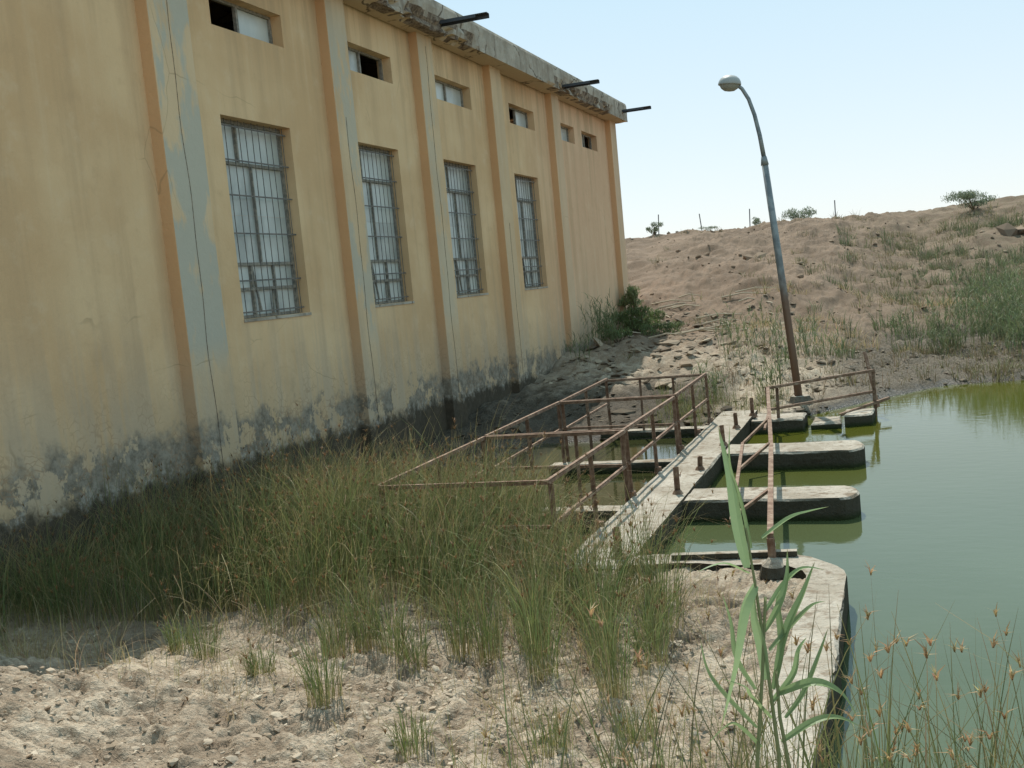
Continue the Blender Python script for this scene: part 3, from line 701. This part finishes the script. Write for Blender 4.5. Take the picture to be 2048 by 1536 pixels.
def ico():
    import bmesh
    bm=bmesh.new();bmesh.ops.create_icosphere(bm,subdivisions=1,radius=1);v=np.array([q.co[:] for q in bm.verts]);f=np.array([[w.index for w in q.verts] for q in bm.faces]);bm.free();return v,f
IV,IF=ico()
def stones(name,x,y,s,flat,cols,sink=.3):
    n=len(x);k=len(IV)
    v=IV[None]*(1+rng.uniform(-.35,.35,(n,k,1)))*s[:,None,None]*np.stack([rng.uniform(.7,1.4,n),rng.uniform(.6,1.1,n),np.full(n,flat)*rng.uniform(.6,1.4,n)],-1)[:,None,:]
    a=rng.uniform(0,6.28,n);ca,sa=np.cos(a)[:,None],np.sin(a)[:,None]
    til=rng.normal(size=n)[:,None]*.25
    xx=v[...,0]*ca-v[...,1]*sa;yy_=v[...,0]*sa+v[...,1]*ca;zz=v[...,2]+xx*til
    z=H(x,y)[:,None]
    V=np.stack([x[:,None]+xx,y[:,None]+yy_,z+zz+s[:,None]*flat*sink],-1).reshape(-1,3)
    F=(IF[None]+(np.arange(n)*k)[:,None,None]).reshape(-1,3)
    c=np.array(cols)[rng.integers(0,len(cols),n)]*rng.uniform(.75,1.2,(n,1))
    return mk(name,V,F,M_rock,col=np.repeat(c,k,0))
MC=[(.46,.37,.275),(.35,.27,.19),(.55,.46,.35)]
x,y=scatter(4200,-8.5,-1.0,5.0,9.5,lambda x,y:sst(fbm(x*.9,y*.9,61.),.40,.62)+.12)
stones('mud_clods',x,y,np.exp(rng.normal(size=len(x))*.45)*.014,.5,MC)
x,y=scatter(900,-9.2,-3.2,17.2,38,lambda x,y:sst(fbm(x*.7,y*.7,63.),.30,.55))
s_=np.exp(rng.normal(size=len(x))*.5)*.10
nr=y<25
stones('rubble_pile',x[~nr],y[~nr],s_[~nr],.3,[(.38,.31,.225),(.28,.225,.165),(.17,.135,.10)])
stones('mud_flakes',x[nr],y[nr],s_[nr]*.8,.25,[(.07,.056,.04),(.05,.042,.03),(.12,.10,.072)])
x,y=scatter(900,-3.5,13,21.8,31,lambda x,y:(H(x,y)>.02)*1.*(H(x,y)<.9))
stones('shore_debris',x,y,np.exp(rng.normal(size=len(x))*.5)*.05,.5,[(.09,.075,.055),(.14,.115,.085),(.24,.2,.15)])
x,y=scatter(1900,-14,20,30,60,lambda x,y:.3+.7*sst(fbm(x*.4,y*.4,67.),.4,.65));k=~((x<-9)&(y<39.5));x,y=x[k],y[k]
stones('hillside_stones',x,y,np.exp(rng.normal(size=len(x))*.5)*.05,.6,[(.24,.17,.118),(.16,.118,.08),(.31,.235,.165)])
stones('boulders',np.array([5.6,6.3,5.0,-5.5,-5.9,-8.8,-8.3]),np.array([53,54,52.5,48,47.5,36.8,37.5]),np.array([.6,.7,.5,.4,.35,.4,.3]),.6,[(.26,.19,.135)])
b=MB()
for k in range(22):
    x0=rng.uniform(-9,-5.);y0=rng.uniform(32,40);z0=float(H(np.array([x0]),np.array([y0]))[0])+.12;a=rng.uniform(-.6,.6);l=rng.uniform(.6,1.8)
    b.tube([(x0,y0,z0),(x0+l*.5,y0+a*l*.5,z0+.1),(x0+l,y0+a*l,z0+.02)],[.03,.025,.015],6)
t=NT('dry_wood');t.bsdf((.45,.38,.28),.9);b.make('dead_branches',t.m)
fp=empty('wire_fence');b=MB()
for x0,y0 in [(-17.3,62),(-12.6,61),(-10.2,62),(-7.5,62),(-2.8,62.5)]:
    z0=float(H(np.array([x0]),np.array([y0]))[0]);b.tube([(x0,y0,z0-.2),(x0+rng.normal()*.05,y0,z0+1.25)],.03,6)
b.make('posts',M_dark,fp)
t=NT('hills_haze_tint');t.bsdf((.46,.53,.56),1.,None,0)  # distance haze is put into the hills' pale blue-grey base colour
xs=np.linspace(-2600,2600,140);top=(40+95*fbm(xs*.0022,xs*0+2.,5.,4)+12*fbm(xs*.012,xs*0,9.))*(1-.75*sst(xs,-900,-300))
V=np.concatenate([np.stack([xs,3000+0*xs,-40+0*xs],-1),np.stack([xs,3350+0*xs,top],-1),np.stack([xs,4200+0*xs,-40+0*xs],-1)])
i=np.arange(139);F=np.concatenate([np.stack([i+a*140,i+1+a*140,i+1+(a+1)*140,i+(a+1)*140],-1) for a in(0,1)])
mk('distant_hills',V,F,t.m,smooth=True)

# ---------------------------------------------------------------- light, world, camera
sd=Vector((-2.4,6.0,9.2)).normalized()
el=math.asin(sd.z);az=math.atan2(sd.x,sd.y)
w=bpy.data.worlds.new('World');bpy.context.scene.world=w;w.use_nodes=True
nt=w.node_tree;bg=nt.nodes['Background'];sk=nt.nodes.new('ShaderNodeTexSky');sk.sky_type='NISHITA';sk.sun_disc=False
sk.sun_elevation=el;sk.sun_rotation=az%(2*math.pi);sk.air_density=1.;sk.dust_density=.6;sk.ozone_density=1.5;sk.altitude=200
mx=nt.nodes.new('ShaderNodeMix');mx.data_type='RGBA';mx.inputs[0].default_value=.78
tc=nt.nodes.new('ShaderNodeTexCoord');sp=nt.nodes.new('ShaderNodeSeparateXYZ');nt.links.new(tc.outputs['Generated'],sp.inputs[0])
rp=nt.nodes.new('ShaderNodeValToRGB');nt.links.new(sp.outputs[2],rp.inputs[0])
rp.color_ramp.elements[0].position=0.;rp.color_ramp.elements[0].color=(.86,.90,.92,1)
rp.color_ramp.elements[1].position=.38;rp.color_ramp.elements[1].color=(.50,.78,.89,1)
vm=nt.nodes.new('ShaderNodeVectorMath');vm.operation='SCALE';vm.inputs['Scale'].default_value=8.0;nt.links.new(rp.outputs[0],vm.inputs[0])
nt.links.new(sk.outputs[0],mx.inputs[6]);nt.links.new(vm.outputs[0],mx.inputs[7])
nt.links.new(mx.outputs[2],bg.inputs[0]);bg.inputs[1].default_value=.135
l=bpy.data.lights.new('sun','SUN');l.energy=5.;l.angle=math.radians(.5);l.color=(1,.955,.87)
so=bpy.data.objects.new('sun',l);C.objects.link(so);so.rotation_euler=sd.to_track_quat('Z','Y').to_euler()
th=math.radians(5.40);ps=math.radians(20.27)
Fv=Vector((-math.sin(ps)*math.cos(th),math.cos(ps)*math.cos(th),-math.sin(th)))
Rv=Vector((math.cos(ps),math.sin(ps),0));Uv=Rv.cross(Fv)
c_,s_=math.cos(math.radians(5.4)),math.sin(math.radians(5.4))
Xc=Rv*c_-Uv*s_;Yc=Rv*s_+Uv*c_;Zc=-Fv
cam=bpy.data.cameras.new('camera');cam.lens=36.91;cam.sensor_width=36;cam.clip_end=9000;cam.clip_start=.05
co=bpy.data.objects.new('camera',cam);C.objects.link(co)
co.matrix_world=Matrix(((Xc.x,Yc.x,Zc.x,0),(Xc.y,Yc.y,Zc.y,0),(Xc.z,Yc.z,Zc.z,3.3),(0,0,0,1)))
bpy.context.scene.camera=co
bpy.context.scene.view_settings.view_transform='Standard';bpy.context.scene.view_settings.look='None'
